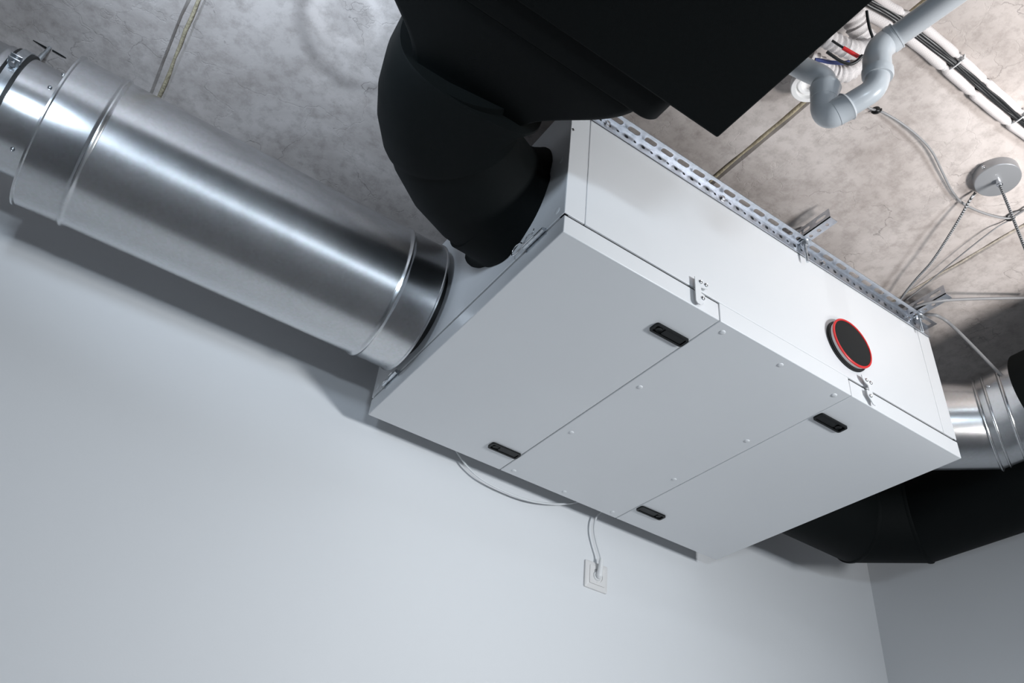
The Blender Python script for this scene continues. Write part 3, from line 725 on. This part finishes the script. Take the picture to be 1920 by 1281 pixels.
pv('trap_bend', spline(ub, 5), PR)
pv('trap_socket', [deep(1592, 197.5, 1.4835), deep(1588, 200, 1.484), deep(1587.5, 200.3, 1.484), deep(1566, 212.5, 1.489)], [.0232, .0262, .0240, .0240])
tb = [deep(1572, 209, 1.488), deep(1560, 214.5, 1.491), deep(1551, 213, 1.497), deep(1546, 204, 1.505), deep(1545.5, 190, 1.513), deep(1547, 176, 1.520)]
pv('trap_elbow', spline(tb, 5), .0238)
pv('riser_socket', [deep(1545.5, 188, 1.514), deep(1547.5, 168, 1.524), deep(1547.7, 166, 1.525), deep(1548, 160, 1.528)], [.0242, .0262, .0275, .0250])
pv('branch_pipe', spline([deep(1547.5, 170, 1.523), deep(1546, 152, 1.532), deep(1536, 142, 1.54), deep(1518, 134, 1.55), deep(1490, 120, 1.56)], 5), PR)
# white stub with wide rim on the ceiling behind the trap
sc_ = at(1519, 163, 2, ZC-.050)
obj('white_pipe_stub', MB().lathe((sc_.x, sc_.y, ZC), (0, 0, -1), [(0, .033), (.030, .033), (.034, .041), (.048, .0415), (.050, .040), (.050, .031), (.040, .029), (.039, .026), (.044, .024), (.043, .018), (.030, .017), (.028, .002)], 48), M['whiteplastic'], smooth=35,
    label='white round pipe stub with a wide rim on the ceiling behind the drain trap', cat='pipe stub')

# ------------------------------------------------------------------ wrapped pipes and black cables on the ceiling
def zz(a, b_): return (1600 + a/4.928, b_/4.928)
def wrapped(ctr, pinch, label, R0):
    t = thing('wrapped_pipe', at(*zz(*ctr[len(ctr)//2]), 2, ZC-.032), label, 'wrapped pipe', 'white wrapped pipes along the ceiling')
    pts = spline([at(*zz(a, b_), 2, ZC-R0-.0006) for a, b_ in ctr], 14)
    pp = [at(*zz(a, b_), 2, ZC-R0-.0006) for a, b_ in pinch]
    rr = []
    for p_ in pts:
        d = min((p_-q_).length for q_ in pp)
        rr.append(R0 - .0046*math.exp(-(d/.0065)**2) + .0004*math.sin(p_.x*90))
    obj('wrap', MB().tube(pts, rr, 20), M['wrap'], t, smooth=60)
    for q_ in pp:
        i = min(range(1, len(pts)-1), key=lambda k: (pts[k]-q_).length); d = (pts[i+1]-pts[i-1]).normalized()
        obj('tie_band', MB().lathe(pts[i]-d*.0014, d, [(0, R0-.0062), (0, R0-.0040), (.0028, R0-.0040), (.0028, R0-.0062)], 20, cap0=False, cap1=False), M['tie'], t, smooth=40)
up = [(-700, -640), (-200, -330), (170, -60), (310, 40), (450, 120), (600, 215), (740, 325), (850, 415), (960, 515), (1085, 628), (1215, 748), (1370, 885), (1530, 1025), (1700, 1165), (1950, 1370)]
wrapped(up, [(455, 122), (960, 515), (1215, 748), (1532, 1027), (-200, -330)], 'white wrapped pipe on the ceiling, right of the black cables', .0098)
lo = [(-760, -420), (-250, -120), (40, 75), (200, 165), (350, 245), (480, 330), (600, 420), (720, 520), (838, 622), (970, 735), (1097, 852), (1255, 985), (1432, 1128), (1600, 1250), (1900, 1450)]
wrapped(lo, [(350, 245), (838, 622), (1097, 852), (1432, 1128), (-250, -120)], 'white wrapped pipe on the ceiling, between black cables and drain pipe', .0118)
cc_ = [(-700, -520), (-200, -215), (130, 5), (310, 105), (460, 210), (620, 335), (770, 450), (930, 575), (1080, 700), (1230, 835), (1370, 955), (1510, 1075), (1680, 1205), (1950, 1400)]
lab = ['outermost black cable beside the right wrapped pipe', 'second black cable from the right wrapped pipe', 'third black cable from the right wrapped pipe', 'fourth black cable from the right wrapped pipe', 'fifth black cable from the right wrapped pipe', 'outermost black cable beside the left wrapped pipe']
for i in range(6):
    off = (i-2.5)*12.5; pts = []
    for j, (a, b_) in enumerate(cc_):
        wob = random.uniform(-4, 4)
        sq = .68 if j in (7, 11) else 1.0
        x_, y_ = a - .62*(off*sq+wob)*1.0, b_ + .78*(off*sq+wob)
        pts.append((*zz(x_, y_), ZC-.0085 - (.0070 if i % 2 else 0.0) - .003*abs(math.sin(j*1.7+i))))
    cable('black_cable', pts, .0040, 'wireblack', lab[i], 'cable', 'black cables on the ceiling', 8)
def tie(ctr, label):
    c = at(*zz(*ctr), 2, ZC-.012)
    d = (at(*zz(ctr[0]+50, ctr[1]+42), 2, ZC-.012) - c).normalized(); sdir = Vector((-d.y, d.x, 0))
    t = thing('cable_tie', (c.x, c.y, ZC-.024), label, 'cable tie', 'cable ties on the black cables')
    loop = [c + sdir*(.0235*math.cos(a)) + Vector((0, 0, -.0125*math.sin(a) + .002)) for a in (PI*k/14 for k in range(15))]
    obj('strap', MB().tube(loop, .0020, 6), M['tie'], t, smooth=60)
    h = c - sdir*.018 + Vector((0, 0, -.008))
    obj('tie_head', MB().box(h.x-.0035, h.x+.0035, h.y-.0035, h.y+.0035, h.z-.006, h.z+.002), M['tie'], t, bevel=.0008)
tie((938, 580), 'clear cable tie around the black cables near the drain pipe')
tie((1512, 1085), 'clear cable tie around the black cables near the right edge')

# wrapped hoses and small wires beside the rectangular duct
def hose(pts, r, label, wr=.0016):
    p_ = spline([deep(a, b_, d) for a, b_, d in pts], 9); rr = []
    for i in range(len(p_)): rr.append(r + wr*math.sin(i*1.9) + random.uniform(-wr, wr)*.7)
    return obj('wrapped_hose', MB().tube(p_, rr, 18), M['wrap'], smooth=60, label=label, cat='hose', group='white wrapped hoses beside the black duct')
hose([(1585, -10, 1.72), (1596, 25, 1.735), (1608, 52, 1.745), (1622, 74, 1.755), (1634, 84, 1.765)], .022, 'white wrapped hose hanging steeply along the black duct edge')
hose([(1545, 70, 1.70), (1570, 82, 1.71), (1596, 93, 1.72), (1620, 92, 1.735), (1640, 84, 1.76)], .019, 'white wrapped hose crossing behind the red-sleeved wire')
hose([(1515, 108, 1.76), (1540, 124, 1.77), (1562, 136, 1.775), (1585, 138, 1.78), (1606, 124, 1.79)], .018, 'lowest white wrapped hose below the blue wire')
def wire(pts, r, mat, label): return obj('wire', MB().tube(spline([deep(a, b_, d) for a, b_, d in pts], 6), r, 8), M[mat], smooth=60, label=label, cat='wire')
wire([(1625, 20, 1.66), (1627, 36, 1.66), (1631, 55, 1.66), (1636, 70, 1.66), (1640, 88, 1.66)], .0028, 'wireblack', 'short black wire dropping beside the steep white hose')
wr_ = thing('red_sleeved_wire', deep(1595, 98, 1.66), 'black wire with a red sleeve beside the black duct', 'wire')
obj('wire_core', MB().tube(spline([deep(a, b_, 1.66) for a, b_ in ((1560, 76), (1572, 84), (1590, 95), (1606, 104), (1618, 105), (1626, 99))], 6), .0026, 8), M['wireblack'], wr_, smooth=60)
obj('red_sleeve', MB().tube([deep(1580.5, 89.5, 1.659), deep(1595, 98, 1.659), deep(1609, 106, 1.659)], .0042, 10), M['red'], wr_, smooth=60, label='red heat-shrink sleeve')
wire([(1550, 97, 1.65), (1563, 106, 1.65), (1577, 115, 1.65), (1593, 120, 1.65), (1606, 115, 1.65), (1617, 104, 1.65)], .0034, 'wireblack', 'black wire loop below the red-sleeved wire')
wire([(1528, 112, 1.67), (1540, 113.5, 1.67), (1558, 117, 1.67), (1580, 118, 1.67), (1592, 116, 1.67)], .0040, 'wireblue', 'blue wire above the lowest white hose')
for o in bpy.data.objects:
    if 'org' in o: del o['org']
